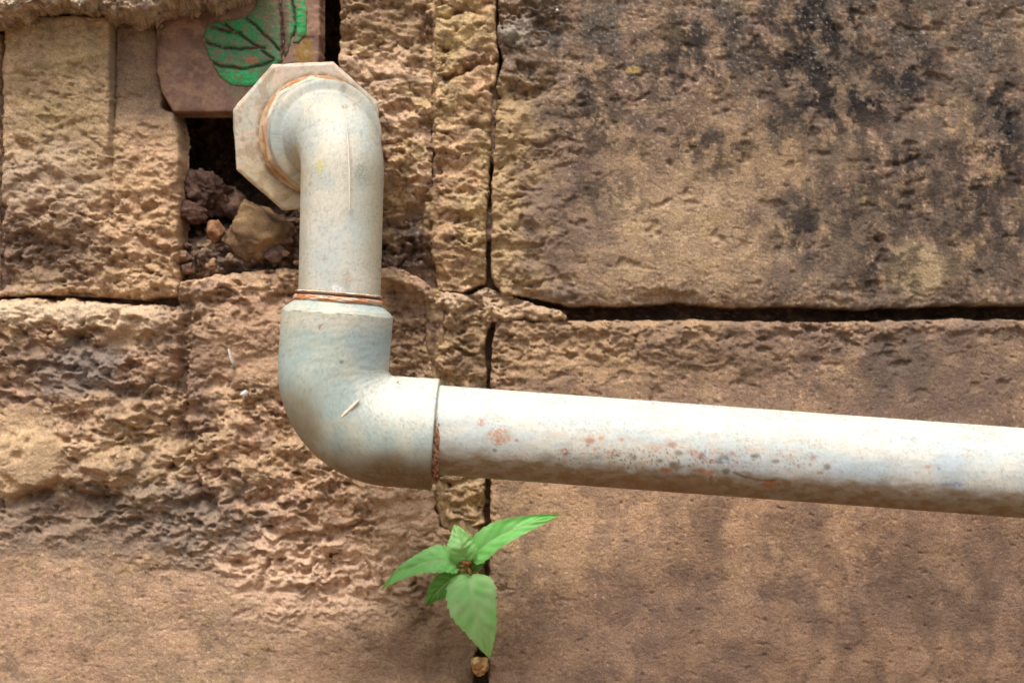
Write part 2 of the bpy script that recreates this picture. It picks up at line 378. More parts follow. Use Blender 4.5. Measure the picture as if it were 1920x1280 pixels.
def e_E(u, v):
    f = -8*np.exp(-(seg(u, v, [(1662, 312), (1690, 308), (1722, 294)])/5)**2)-9*np.exp(-(seg(u, v, [(1255, 305), (1258, 309)])/5)**2)-9*np.exp(-(seg(u, v, [(1645, 449), (1653, 452)])/4)**2)
    f -= 5*np.exp(-(seg(u, v, [(1188, 190), (1205, 184), (1218, 174)])/2.5)**2)
    f -= 20*blob(u, v, 1252, 562, 55, 14, .5, .5)
    return f+5*(1-ss(940, 1010, u))+5*blob(u, v, 962, 64, 34, 26, .5)-5*ss(.45, .8, fbm(u/60, v/40, 3, 198))
block('block', [(942, -600), (2620, -600), (2620, 574), (1900, 572), (1760, 574), (1620, 580), (1480, 574), (1380, 577), (1270, 566), (1240, 570), (1130, 574), (1060, 574), (1010, 560), (940, 548), (920, 520), (923, 380), (925, 290), (932, 160), (944, 110), (934, 80)],
      2, 190, lambda u, v: .24+.62*(1-ss(950, 1130, u+50*fbm(u/80, v/80, 3, 199)))+.25*ss(500, 560, v)+.12*(v < 200), c_E, e_E, depth=135, ejag=3.2, er=5, edge=6, label='large upper block with black lichen stains')

# 8 lower right block
def c_F(u, v):
    c = stone_tint(u, v, lin(172, 132, 100), lin(156, 118, 92), 201, .75)
    c = mix(c, lin(186, 146, 102), .7*(1-ss(640, 860, v))*(1-ss(1250, 1500, u)))
    c = mix(c, lin(214, 168, 126), .8*blob(u, v, 1080, 960, 220, 85, .7, .5))
    c = mix(c, lin(204, 156, 116), .5*blob(u, v, 1600, 985, 330, 40, .7, .5))
    c = mix(c, lin(108, 88, 78), .7*blob(u, v, 1760, 700, 180, 110, .7, .6))
    c = mix(c, lin(84, 74, 66), .55*blob(u, v, 1690, 680, 70, 50, .7, .6))
    c = mix(c, lin(92, 74, 66), .55*blob(u, v, 1420, 650, 160, 40, .6, .9))
    n = fbm(u/150, v/170, 4, 204)
    c = mix(c, lin(142, 110, 92), .62*ss(1010, 1210, v+.12*(u-1100)+110*n))
    c = mix(c, lin(170, 130, 98), .45*blob(u, v, 1600, 1230, 260, 80, .8, .5))
    mm = fbm(u/85, v/100, 6, 214, .66); c = mix(c, lin(118, 94, 86), .42*ss(-.05, .45, mm)); c = mix(c, lin(180, 142, 106), .28*ss(.05, .5, -mm)*ss(900, 940, v))
    for (x, y, rx, ry) in [(1325, 985, 26, 60), (1500, 1000, 50, 60), (1270, 1060, 30, 30), (1700, 1060, 60, 70), (1880, 1040, 50, 80)]:
        c = mix(c, lin(112, 88, 78), .6*blob(u, v, x, y, rx, ry, .8, .8, x))
    st = fbm(u/48+1.5*fbm(u/90, v/90, 2, 209), v/260, 4, 205)
    return c*(1-.20*ss(-.1, .6, st)*ss(930, 1060, v)*ss(1150, 1450, u)+.10*ss(.1, .6, -st)*ss(930, 1060, v))[..., None]
def e_F(u, v):
    return 7*np.exp(-((v-612)/12)**2)-5*ss(.4, .8, fbm(u/50, v/35, 3, 206))*(1-ss(700, 800, v))
block('block', [(930, 600), (1000, 602), (1060, 600), (1150, 601), (1300, 599), (1420, 602), (1500, 605), (1640, 602), (1760, 598), (1900, 599), (2620, 600), (2620, 1880), (916, 1880), (917, 1200), (919, 900), (921, 700), (924, 630)],
      3, 200, lambda u, v: .20+.60*(1-ss(660, 800, v+.10*(u-960)))+.25*(1-ss(930, 990, u)), c_F, e_F, depth=135, ejag=3.0, er=5, edge=6, label='large lower block below the long dark joint')

# ------------------------------------------------------------------ loose rocks in the hole
def rock(name, c, rad, scale, rot, seed, c1, c2, label, planes=11, rgh=.06, sub=5, parent=None, spread=.72):
    rnd = random.Random(seed)
    bm = bmesh.new(); bmesh.ops.create_icosphere(bm, subdivisions=sub, radius=1)
    ns = []
    for _ in range(planes):
        n = Vector((rnd.gauss(0, 1), rnd.gauss(0, 1), rnd.gauss(0, 1))).normalized(); ns.append((n, rnd.uniform(spread, 1)))
    off = Vector((seed*3.1, seed*1.7, 0))
    for vv in bm.verts:
        d = vv.co.normalized(); r = 1.15
        for n, k in ns:
            dt = d.dot(n)
            if dt > .05: r = min(r, k/dt)
        r = r*(1+rgh*mnoise.fractal(d*3+off, 1.0, 2.0, 5)+rgh*.5*mnoise.noise(d*14+off))
        vv.co = Vector((d.x*scale[0], d.y*scale[1], d.z*scale[2]))*r*rad
    co = np.array([vv.co[:] for vv in bm.verts]); f = np.array([[vv.index for vv in ff.verts] for ff in bm.faces]); bm.free()
    t = np.array([mnoise.fractal(Vector(p)/rad*1.6+off, 1.0, 2.0, 4) for p in co])
    col = mix(c1, c2, ss(-.4, .4, t)); col = col*(1+.25*np.array([mnoise.noise(Vector(p)/rad*9+off) for p in co]))[:, None]
    o = mesh_np(name, co, f, col, M_STONE); o.location = c; o.rotation_euler = rot
    if label: o['label'] = label; o['category'] = 'rock'
    return o
rock('rock', P(494, 440, .012), R(62), (1.22, .9, .95), (.2, .5, .35), 5, lin(168, 138, 102), lin(122, 98, 74), 'large angular tan rock lodged in the hole left of the pipe', planes=11, spread=.62, rgh=.10)
rock('rock', P(388, 358, .020), R(44), (1.15, 1, .95), (.1, .7, .2), 9, lin(120, 96, 84), lin(84, 64, 56), 'dark crumbly rock high on the rubble in the hole', planes=14, rgh=.30)
rock('rock', P(404, 434, .006), R(20), (1, 1, .95), (.1, .2, .2), 12, lin(160, 120, 90), lin(124, 90, 66), 'small round brown rock left of the large angular rock', planes=14, rgh=.08, sub=4)
rock('rock', P(360, 398, .010), R(24), (1.2, 1, .8), (.4, .1, .8), 14, lin(116, 88, 76), lin(90, 66, 58), 'small dark flaky rock against the ochre block edge', planes=9, rgh=.2, sub=4)
rock('rock', P(440, 385, .022), R(30), (1.2, 1, .8), (.4, .9, .3), 16, lin(124, 98, 84), lin(92, 72, 62), 'shaded brown rock behind the large angular rock', planes=9, rgh=.15, sub=4)
rock('pebble', P(898, 1247, -.001), R(17), (.9, .9, 1.05), (.3, .2, .5), 21, lin(226, 190, 134), lin(168, 124, 80), 'pale yellow pebble stuck in the joint below the plant', planes=10, rgh=.22, sub=4)

def rubble():
    rnd = random.Random(77); cs = []; fs = []; cl = []; k = 0
    bm = bmesh.new(); bmesh.ops.create_icosphere(bm, subdivisions=2, radius=1)
    bv = np.array([x.co[:] for x in bm.verts]); bf = np.array([[x.index for x in f.verts] for f in bm.faces]); bm.free()
    for i in range(60):
        u = rnd.uniform(318, 560) ; v = rnd.uniform(345, 505)
        h = float(bed_h(np.array([u]), np.array([v]))[0]); r = rnd.uniform(3, 9) if rnd.random() < .8 else rnd.uniform(9, 17)
        if h < -230: continue
        off = Vector((i*1.3, i*.7, 0)); n = np.array([mnoise.noise(Vector(p)*1.3+off) for p in bv])
        p = bv*(1+.55*n)[:, None]*np.array([rnd.uniform(.8, 1.4), 1, rnd.uniform(.6, 1)])*r*S
        cs.append(p+np.array([(u-960)*S, -(h+r*.35+8)*S, -(v-640)*S])); fs.append(bf+k); k += len(bv)
        c = lin(*rnd.choice([(122, 96, 80), (150, 120, 96), (96, 76, 66), (170, 138, 108), (128, 104, 96)])); cl.append(np.tile(c, (len(bv), 1))*(1+.3*n)[:, None])
    o = mesh_np('rubble', np.vstack(cs), np.vstack(fs), np.vstack(cl), M_STONE, smooth=False)
    o['kind'] = 'stuff'; o['label'] = 'small brown rubble lying on the floor of the hole'; o['category'] = 'rubble'
rubble()

# small pale chips stuck to the wall face
def chip(px, py, ln, wd, ang, y=-.004):
    n = 10; pts = []
    for i in range(n):
        a = 2*math.pi*i/n; r = 1+.25*math.sin(3*a+px)
        x = math.cos(a)*ln/2*r; z = math.sin(a)*wd/2*r
        pts.append((x*math.cos(ang)-z*math.sin(ang), x*math.sin(ang)+z*math.cos(ang)))
    c = P(px, py, y); co = [(c.x+x*S, c.y-.0006, c.z+z*S) for x, z in pts]+[(c.x+x*S*1.2, c.y+.003, c.z+z*S*1.2) for x, z in pts]
    co.append((c.x, c.y-.0009, c.z)); f = [[i, (i+1) % n, 2*n] for i in range(n)]+[[i, i+n, (i+1) % n] for i in range(n)]+[[(i+1) % n, i+n, (i+1) % n+n] for i in range(n)]
    o = mesh_np('paint_chip', np.array(co), np.array(f), np.tile(lin(225, 222, 215), (2*n+1, 1)), M_STONE); adopt(o, wall)
chip(457, 738, 13, 10, .2, -.0035); chip(433, 672, 32, 3.5, -1.25, -.0015); chip(1045, 20, 6, 5, 0, -.001)

# ------------------------------------------------------------------ painted tile
tile = empty('clay_tile', P(440, 203, .012), 'brown clay tile with a painted green leaf wedged above the dark hole', 'tile')
TY = .0075
def tile_slab():
    poly = [(287, -80), (594, -80), (596, 60), (592, 130), (590, 205), (318, 205), (296, 170), (284, 120)]
    a = np.arange(278, 602, 2.0); b = np.arange(-86, 212, 2.0); U, V = np.meshgrid(a, b); u, v = U.ravel(), V.ravel()
    d = sdf(u+1.2*fbm(u/20, v/20, 3, 300), v+1.0*fbm(u/20, v/20, 3, 301), poly)
    h = 1.8*fbm(u/60, v/60, 4, 302)+.5*pn(u/7, v/7, 303)-3*np.exp(-np.clip(d, 0, None)/3)
    h -= 3.0*np.exp(-(seg(u, v, [(298, 10), (288, 70), (284, 120)])/4)**2)
    h = np.where(d < 0, h-np.clip(-d/2, 0, 1)*45, h)
    c = mix(lin(140, 108, 94), lin(166, 132, 116), ss(-.4, .4, fbm(u/70, v/60, 4, 304)))
    c = mix(c, lin(184, 146, 128), .6*blob(u, v, 560, 20, 40, 50, .6)); c = mix(c, lin(184, 146, 130), .45*blob(u, v, 400, 180, 80, 40, .7))
    c = mix(c, lin(160, 170, 140), .4*blob(u, v, 434, 165, 14, 12, .6))
    c = mix(c, lin(164, 128, 44), .8*blob(u, v, 566, 95, 17, 34, .4, .2))
    c = mix(c, lin(50, 30, 22), .85*np.exp(-(seg(u, v, [(548, 72), (562, 64), (584, 62)])/3)**2))
    c = c*(.70+.10*fbm(u/9, v/9, 2, 305))[:, None]*np.array([1, .97, .90])
    c = mix(c, lin(176, 142, 112), .45*ss(.0, .5, fbm(u/40, v/30, 5, 306, .62)))
    co = np.c_[(u-960)*S, TY-h*S, -(v-640)*S]
    idx = np.arange(len(u)).reshape(len(b), len(a)); q = np.stack([idx[:-1, :-1], idx[1:, :-1], idx[1:, 1:], idx[:-1, 1:]], -1).reshape(-1, 4)
    q = q[(d[q] > -4).any(1)]; used = np.zeros(len(co), bool); used[q.ravel()] = True; rm = np.cumsum(used)-1
    return adopt(mesh_np('slab', co[used], rm[q], c[used], M_TILE), tile)
slab = tile_slab()
def leaf_rel():
    out = [(373, 58), (384, 42), (404, 32), (436, 27), (460, 22), (476, 0), (492, -40), (540, -60), (566, -24), (571, 20), (570, 56), (556, 74), (540, 76), (529, 106), (512, 122), (500, 142), (480, 154), (452, 159), (424, 153), (404, 140), (396, 122), (384, 108), (384, 92), (376, 74)]
    grooves = [[(374, 68), (396, 80), (430, 87), (470, 85), (490, 84)], [(384, 108), (410, 118), (446, 124), (480, 118), (508, 108)], [(406, 34), (440, 56), (476, 82), (508, 104)],
               [(452, 26), (476, 46), (502, 70), (520, 90)], [(392, 44), (420, 52), (446, 56)], [(534, -60), (544, 0), (552, 40), (542, 72)], [(522, -60), (520, 0), (526, 50), (526, 104)]]
    a = np.arange(366, 578, 1.4); b = np.arange(-66, 166, 1.4); U, V = np.meshgrid(a, b); u, v = U.ravel(), V.ravel()
    wu = u+2.2*fbm(u/22, v/22, 3, 320); wv = v+2.2*fbm(u/22, v/22, 3, 321)
    d = sdf(wu, wv, out); g = np.full(u.shape, 99.0)
    for q in grooves: g = np.minimum(g, seg(wu, wv, q))
    h = 4.5*(1-np.exp(-np.clip(d, 0, None)/6))+.9*fbm(u/24, v/10, 3, 322)-4.2*np.exp(-(g/3.0)**2)+.6
    h = np.where(d < 0, h-np.clip(-d/1.5, 0, 1)*9, h)
    c = mix(lin(70, 146, 96), lin(104, 142, 104), ss(-.3, .4, fbm(u/26, v/12, 4, 323)))
    c = mix(c, lin(24, 160, 96), .8*blob(u, v, 445, 48, 34, 20, .6, .5)); c = mix(c, lin(60, 200, 118), .85*blob(u, v, 455, 138, 40, 15, .6, .4)); c = mix(c, lin(34, 168, 90), .8*blob(u, v, 562, 30, 12, 40, .6, .4))
    c = mix(c, lin(116, 118, 92), .75*blob(u, v, 505, 20, 26, 60, .7, .5)); c = mix(c, lin(112, 92, 78), .9*blob(u, v, 528, 60, 9, 90, .5, .3))
    c = mix(c, lin(150, 110, 88), .75*ss(.10, .5, fbm(u/14, v/9, 5, 324, .62))); c = mix(c, lin(190, 120, 92), .8*blob(u, v, 466, 108, 12, 5, .5, .4))
    c = mix(c, lin(48, 28, 22), .95*np.exp(-(g/2.9)**2)*ss(-.9, -.2, fbm(u/14, v/14, 2, 325))); c = mix(c, lin(84, 54, 44), .7*np.exp(-(np.abs(d)/2.2)**2)*(v > 60))
    c = c*(.9+.14*fbm(u/5, v/4, 3, 326))[:, None]
    co = np.c_[(u-960)*S, TY-h*S, -(v-640)*S]
    idx = np.arange(len(u)).reshape(len(b), len(a)); q = np.stack([idx[:-1, :-1], idx[1:, :-1], idx[1:, 1:], idx[:-1, 1:]], -1).reshape(-1, 4)
    q = q[(d[q] > -2.5).any(1)]; used = np.zeros(len(co), bool); used[q.ravel()] = True; rm = np.cumsum(used)-1
    adopt(mesh_np('painted_leaf', co[used], rm[q], c[used], M_TILE), tile)
leaf_rel()

# ------------------------------------------------------------------ the pipe run
pipe = empty('water_pipe', P(577, 256, -.004), 'weathered white plastic water pipe with two elbows fixed to the wall', 'pipe')
OFFW, WHT, BLU, GRN = lin(222, 214, 196), lin(232, 230, 222), lin(186, 202, 206), lin(196, 206, 194)
RUST, OCD = lin(170, 96, 60), lin(186, 150, 96)

def frames(pts):
    T = []
    for i in range(len(pts)):
        a = pts[max(i-1, 0)]; b = pts[min(i+1, len(pts)-1)]; T.append((b-a).normalized())
    n = Vector((1, 0, 0)) if abs(T[0].x) < .7 else Vector((0, 0, 1))
    n = (n-T[0]*n.dot(T[0])).normalized(); out = []
    for i, t in enumerate(T):
        if i:
            q = T[i-1].rotation_difference(t); n = q@n; n = (n-t*n.dot(t)).normalized()
        out.append((t, n, t.cross(n)))
    return out
def sweep(name, pts, rad, colf, segs=160, mat=None, wob=0.0, wseed=0, cap=True, parent=pipe, poly=0, phase=0.0, frm=None):
    fr = frm or frames(pts); th = np.linspace(0, 2*np.pi, segs, endpoint=False)
    n = len(pts); c = np.array([p[:] for p in pts]); A = np.array([f[1][:] for f in fr]); B = np.array([f[2][:] for f in fr]); r = np.array(rad)[:, None]*np.ones((1, segs))
    if poly:
        m = np.mod(th+phase, 2*np.pi/poly)-np.pi/poly
        pf = math.cos(math.pi/poly)/np.cos(m); r = r*pf[None]
    if wob:
        s = np.arange(n)[:, None]*np.ones((1, segs))
        r = r+wob*fbm(np.cos(th)[None]*4+s*.23, np.sin(th)[None]*4+s*.31+wseed, 4, wseed)
    co = c[:, None]+r[..., None]*(np.cos(th)[None, :, None]*A[:, None]+np.sin(th)[None, :, None]*B[:, None])
    co = co.reshape(-1, 3); idx = np.arange(n*segs).reshape(n, segs); nx = np.roll(idx, -1, 1)
    q = np.stack([idx[:-1], nx[:-1], nx[1:], idx[1:]], -1).reshape(-1, 4)
    if cap:
        co = np.vstack([co, c[0], c[-1]]); k = n*segs
        q = np.vstack([q, np.stack([idx[0], np.full(segs, k), nx[0], nx[0]], -1)[:0]])
        # close the ends with small fans written as quads over pairs of edges
        e0 = np.stack([idx[0][1::2], idx[0][0::2], np.full(segs//2, k), np.roll(idx[0][0::2], -1)], -1)
        e1 = np.stack([idx[-1][0::2], idx[-1][1::2], np.roll(idx[-1][0::2], -1), np.full(segs//2, k+1)], -1)
        q = np.vstack([q, e0, e1])
    k = (D+co[:, 1])/D; u = co[:, 0]/S/k+960; v = 640-co[:, 2]/S/k
    col = colf(u, v, co)
    return adopt(mesh_np(name, co, q, col, mat or M_PIPE), parent)

def specks(c, u, v, lst):
    for (x, y, rx, ry, cc, a) in lst:
        c = mix(c, cc, a*blob(u, v, x, y, rx*1.15, ry*1.15, .6, .7, int(x+y) % 97)*ss(-.35, .15, pn(u/4+x, v/3, 91)))
    return c
def grime(u, v, c, seed, amt=1.0):
    c = c*(.90+.055*fbm(u/7, v/7, 4, seed, .65))[:, None]*np.array([1, 1, .97])
    c = mix(c, lin(138, 142, 130), .38*ss(.12, .6, fbm(u/4.6, v/4.6, 3, seed+7, .6))*ss(-.3, .4, fbm(u/60, v/60, 3, seed+8)))
    c = mix(c, lin(176, 166, 140), .22*amt*ss(.05, .7, fbm(u/46, v/30, 5, seed+1)))
    c = mix(c, lin(120, 108, 90), .38*amt*ss(.46, .74, pn(u/4.3, v/4.3, seed+2)))
    return mix(c, lin(150, 120, 90), .35*amt*ss(.5, .8, fbm(u/14, v/10, 3, seed+3)))

# wall flange: thick octagonal plate
def c_fl(u, v, co):
    c = mix(lin(222, 204, 184), lin(212, 208, 196), ss(-.2, .3, fbm(u/50, v/50, 3, 501)))
    c = mix(c, lin(214, 186, 140), .65*blob(u, v, 520, 350, 90, 60, .7, .4))
    c = mix(c, lin(224, 196, 178), .5*blob(u, v, 600, 130, 90, 30, .6))
    rr = np.hypot(u-597, v-254); c = mix(c, lin(128, 92, 62), .75*np.exp(-((rr-112)/6)**2)*ss(-.8, .1, fbm(u/18, v/18, 3, 504)))
    c = mix(c, lin(150, 122, 90), .5*ss(.05, .5, fbm(u/30, v/30, 5, 505, .6))); c = mix(c, lin(196, 188, 172), .4*ss(.1, .5, fbm(u/16, v/20, 4, 506)))
    return grime(u, v, c, 502, .9)
ph = math.radians(25.7)
def octo(cx, cy, y0, y1, r, colf, name, poly=8, phase=0.0, bev=.0007, tilt=(0, 0), segs=240):
    axis_ = (P(cx+tilt[0], cy+tilt[1], y1)-P(cx, cy, y1)+Vector((0, y1-y0, 0)))
    p0 = P(cx, cy, y0); L = axis_.length; t = axis_.normalized(); rr = R(r, y0)
    s = [0, 0, bev, L*.4, L-bev*1.5, L-bev*.45, L]; q = [rr*.5, rr-bev, rr, rr, rr, rr-bev*.45, rr-bev*1.5]
    for i in range(60): s.append(L+.000005*(i+1)); q.append((rr-bev*1.5)*(1-(i+1)*.0125))
    pts = [p0+t*a for a in s]
    n = Vector((1, 0, 0)); n = (n-t*n.dot(t)).normalized(); fr = [(t, n, t.cross(n))]*len(pts)
    o = sweep(name, pts, q, colf, segs, poly=poly, phase=phase, frm=fr, wob=.00022, wseed=11)
    o.data.polygons.foreach_set('use_smooth', np.zeros(len(o.data.polygons), bool))
    return o
# frames: t=-Y, n=+X, b=t x n = (-Y)x(X) = +Z ; vertices of the octagon at 25.7 deg + 45 k
octo(577, 256, -.0045, -.0098, 146, c_fl, 'flange', 8, -ph+0.0, .0009, (3, 2))
def c_nut(u, v, co):
    c = mix(lin(220, 212, 192), lin(196, 200, 190), ss(-.2, .3, fbm(u/40, v/40, 3, 511)))
    c = mix(c, lin(196, 146, 92), .7*blob(u, v, 510, 320, 50, 60, .6, .5))
    c = mix(c, lin(190, 120, 74), .6*blob(u, v, 494, 240, 8, 60, .5, .2))
    return grime(u, v, c, 512, .8)
sweep('washer', straight(P(597, 254, -.0099), P(598, 254, -.0114), 5), [R(r, -.0107) for r in (106, 111, 111.5, 110, 104)], lambda u, v, co: grime(u, v, mix(lin(186, 128, 80), lin(206, 176, 138), ss(-.2, .3, fbm(u/20, v/20, 3, 519))), 518, 1.2), 160, wob=.0001, wseed=6)
octo(599, 254, -.0113, -.0158, 109, c_nut, 'lock_nut', 10, math.radians(8), .0008, (4, 0))

# dark worn ring between nut and socket
sweep('thread_ring', straight(P(600, 254, -.0156), P(605, 254, -.0185), 9), [R(r, -.017) for r in (94, 101, 94, 94, 101, 101, 94, 94, 98)], lambda u, v, co: grime(u, v, mix(lin(170, 150, 116), lin(196, 186, 164), ss(-.3, .3, fbm(u/20, v/20, 3, 520))), 521, 1.0), 160, wob=.0003, wseed=5)

# upper elbow: socket from the wall, bending down into the riser
def path_up():
    a0 = P(604, 254, -.0182); a1 = P(615, 255, -.036)
    top = P(642, 330, -.0620); end = P(636, 577, -.0655)
    pts = straight(a0, a1, 70); rad = []
    corner = P(643.8, 256, -.0610)
    for i in range(1, 90):
        t = i/90.0; pts.append(a1*(1-t)**2+corner*2*t*(1-t)+top*t*t)
    nb = len(pts); pts += straight(top, end, 120)
    L = [0.0]
    for i in range(1, len(pts)): L.append(L[-1]+(pts[i]-pts[i-1]).length)
    sock = L[69]; r_s = R(104.5, -.03); r_p = R(77.5, -.062)
    for i, s in enumerate(L):
        if i == 0: r = r_s-.0010
        elif i == 1: r = r_s-.0001
        else:
            t = float(ss(sock-.005, sock+.010, np.array(s))); r = (r_s-.0042)*(1-t)+r_p*t
            r += .0042*(1-float(ss(sock-.0052, sock-.0042, np.array(s))))
            if i > nb: r = r_p*(1-.018*min((s-L[nb])/(L[-1]-L[nb]), 1))
        rad.append(r)
    return pts, rad
def c_up(u, v, co):
    c = mix(lin(212, 206, 192), lin(192, 196, 190), ss(-.3, .4, fbm(u/60, v/90, 3, 531)))
    c = mix(c, lin(184, 194, 194), .75*blob(u, v, 526, 265, 30, 60, .7, .5)); c = mix(c, lin(190, 202, 202), .7*blob(u, v, 695, 220, 26, 60, .7, .4))
    c = mix(c, lin(206, 180, 134), .6*blob(u, v, 535, 335, 40, 36, .7, .4)); c = mix(c, lin(196, 204, 204), .5*blob(u, v, 640, 470, 90, 60, .8, .4))
    c = mix(c, lin(186, 174, 142), .6*blob(u, v, 706, 400, 24, 180, .7, .4)); c = mix(c, lin(176, 166, 140), .5*blob(u, v, 566, 470, 12, 140, .8, .4))
    c = mix(c, lin(150, 158, 150), .30*ss(.2, .7, fbm(u/5, v/14, 4, 533)))
    c = specks(c, u, v, [(601, 315, 8, 11, lin(206, 196, 96), .8), (677, 322, 11, 18, lin(150, 156, 148), .8), (652, 522, 7, 13, lin(172, 140, 116), .7), (631, 545, 9, 8, lin(250, 250, 250), .8),
                        (647, 200, 6, 4, lin(130, 110, 80), .8), (590, 205, 5, 4, lin(240, 236, 226), .6), (556, 285, 6, 12, lin(196, 182, 110), .6)])
    c = mix(c, lin(180, 168, 144), .7*np.exp(-(seg(u, v, [(646, 203), (652, 250), (655, 330), (655, 400)])/1.6)**2))
    yy = co[:, 1]; c = mix(c, lin(120, 112, 96), .6*np.exp(-((yy+.0322)/.0004)**2)*(u > 480)*ss(-.5, .3, fbm(u/20, v/20, 3, 534))); c = mix(c, lin(150, 150, 140), .45*np.exp(-((yy+.0262)/.0004)**2))
    return grime(u, v, c, 532, .9)
pu, ru = path_up()
sweep('upper_elbow', pu, ru, c_up, 200)
# raised mould seam down the front of the riser
def seam(name, pxs, w_, y_of, colr, hgt=.0005):
    pts = [P(x, y, y_of(i/(len(pxs)-1))) for i, (x, y) in enumerate(pxs)]
    full = []
    for a, b in zip(pts[:-1], pts[1:]): full += straight(a, b, 8)[:-1]
    full.append(pts[-1]); n = len(full)
    rad = [max(w_*math.sin(math.pi*(i+.5)/n)**.4, w_*.2)*(1+.3*mnoise.noise(Vector((i*.7, 0, w_*1000)))) for i in range(n)]
    return sweep(name, full, rad, lambda u, v, co: np.tile(colr, (len(u), 1)), 12, cap=True)

# lower elbow
def path_low():
    y = -.066; a = math.radians(4.2)
    def rot(px, py, cx=624, cy=800):
        x, z = px-cx, py-cy; return (cx+x*math.cos(a)-z*math.sin(a), cy+x*math.sin(a)+z*math.cos(a))
    loc = []                                # unrotated: riser axis x=624, run axis y=800, bend radius 116
    for i in range(30): loc.append((617, 588+i*(684-588)/29))
    for i in range(1, 46):
        t = math.pi/2*i/46; loc.append((617+116*(1-math.cos(t)), 684+116*math.sin(t)))
    for i in range(26): loc.append((733+i*(814-733)/25, 800))
    return [P(*rot(*p), y) for p in loc]
def c_el(u, v, co):
    c = mix(lin(190, 196, 184), lin(172, 188, 186), ss(-.3, .3, fbm(u/70, v/70, 4, 541)))
    c = mix(c, lin(230, 230, 222), .75*blob(u, v, 770, 745, 90, 60, .7, .4)); c = mix(c, lin(226, 216, 196), .6*blob(u, v, 620, 600, 130, 20, .6, .5))
    c = mix(c, lin(160, 178, 186), .6*blob(u, v, 700, 650, 42, 50, .7, .4)); c = mix(c, lin(186, 202, 198), .5*blob(u, v, 580, 690, 60, 70, .7, .4))
    c = mix(c, lin(118, 86, 42), .92*blob(u, v, 705, 915, 200, 60, .55, .22)); c = mix(c, lin(140, 112, 64), .65*blob(u, v, 560, 800, 40, 80, .7, .4))  # golden-brown belly of the elbow: dirt plus underside shade put into the tint
    c = mix(c, lin(148, 160, 150), .32*ss(.15, .7, fbm(u/5, v/4, 4, 542)))
    c = specks(c, u, v, [(749, 717, 4, 3, lin(110, 90, 76), .9), (745, 727, 6, 2.5, lin(110, 96, 80), .8), (602, 613, 5, 4, lin(150, 90, 80), .8), (640, 678, 3, 3, lin(90, 90, 90), .7), (770, 790, 16, 2, lin(150, 156, 156), .5)])
    return grime(u, v, c, 543, .8)
pl = path_low(); nl = len(pl)
fl = frames(pl)
# rims: chamfered lip at the riser, square rim at the run
R1 = R(104.5, -.066)
t0 = fl[0][0]; t1 = fl[-1][0]
pts_l = [pl[0]-t0*R(22, -.066), pl[0]-t0*R(20, -.066), pl[0]-t0*R(6, -.066), pl[0]-t0*R(1, -.066)]+pl+[pl[-1]+t1*.0004, pl[-1]+t1*.0006, pl[-1]+t1*.0006]
rad_l = [R(76, -.066), R(82, -.066), R(100, -.066), R(103.3, -.066)]+[R1*(1-.012*math.sin(math.pi*i/nl)) for i in range(nl)]+[R1*.995, R1*.975, R1*.72]
fr_l = [fl[0]]*4+fl+[fl[-1]]*3
def refine(p, r, f, k, lo, hi):
    P2, R2, F2 = [], [], []
    for i in range(len(p)-1):
        n = k if (i < lo or i >= hi) else 1
        for q in range(n): t = q/n; P2.append(p[i]*(1-t)+p[i+1]*t); R2.append(r[i]*(1-t)+r[i+1]*t); F2.append(f[i])
    return P2+[p[-1]], R2+[r[-1]], F2+[f[-1]]
pts_l, rad_l, fr_l = refine(pts_l, rad_l, fr_l, 8, 4, len(pts_l)-3)
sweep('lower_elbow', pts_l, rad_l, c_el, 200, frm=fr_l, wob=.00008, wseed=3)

# sealant: orange bands where the riser enters, brown crust where the run leaves
ax0 = pl[0]-t0*R(24, -.066)
def c_or(u, v, co):
    c = mix(lin(218, 158, 116), lin(192, 116, 78), ss(-.2, .4, fbm(u/14, v/5, 3, 551)))
    return mix(c, lin(216, 204, 182), .9*ss(-.15, .2, fbm(u/24, v/7, 4, 552)))
def band(s0, s1, r, colf, seed, n=9, wob=.0007):
    a = ax0-t0*R(s0, -.066); b = ax0-t0*R(s1, -.066)
    return sweep('sealant', straight(a, b, n), [R(r-4+5*math.sin(math.pi*(i+.5)/n), -.066) for i in range(n)], colf, 160, mat=M_GLUE, wob=wob, wseed=seed, cap=False)
band(-5, 7, 83.5, c_or, 31, n=12, wob=.0005); band(7.5, 10.5, 79.5, lambda u, v, co: np.tile(lin(96, 56, 40), (len(u), 1)), 33, wob=.0003); band(11, 15.5, 80.5, lambda u, v, co: mix(lin(206, 170, 136), lin(220, 208, 188), ss(-.2, .2, fbm(u/20, v/8, 3, 553))), 37, wob=.0004)
ex = pl[-1]+t1*.0005
def c_cr(u, v, co):
    c = mix(lin(186, 150, 124), lin(116, 66, 48), ss(-.2, .3, fbm(u/6, v/6, 3, 561)))
    return mix(c, lin(228, 222, 212), .85*(1-ss(740, 790, v+20*fbm(u/8, v/12, 3, 562))))
sweep('sealant', [ex+t1*R(s, -.066) for s in (-2, 1, 3, 5, 7, 9, 11, 13)], [R(r, -.066) for r in (87, 87.5, 87, 86.4, 85.7, 85, 84.3, 83)], c_cr, 200, mat=M_GLUE, wob=.0008, wseed=41, cap=False)

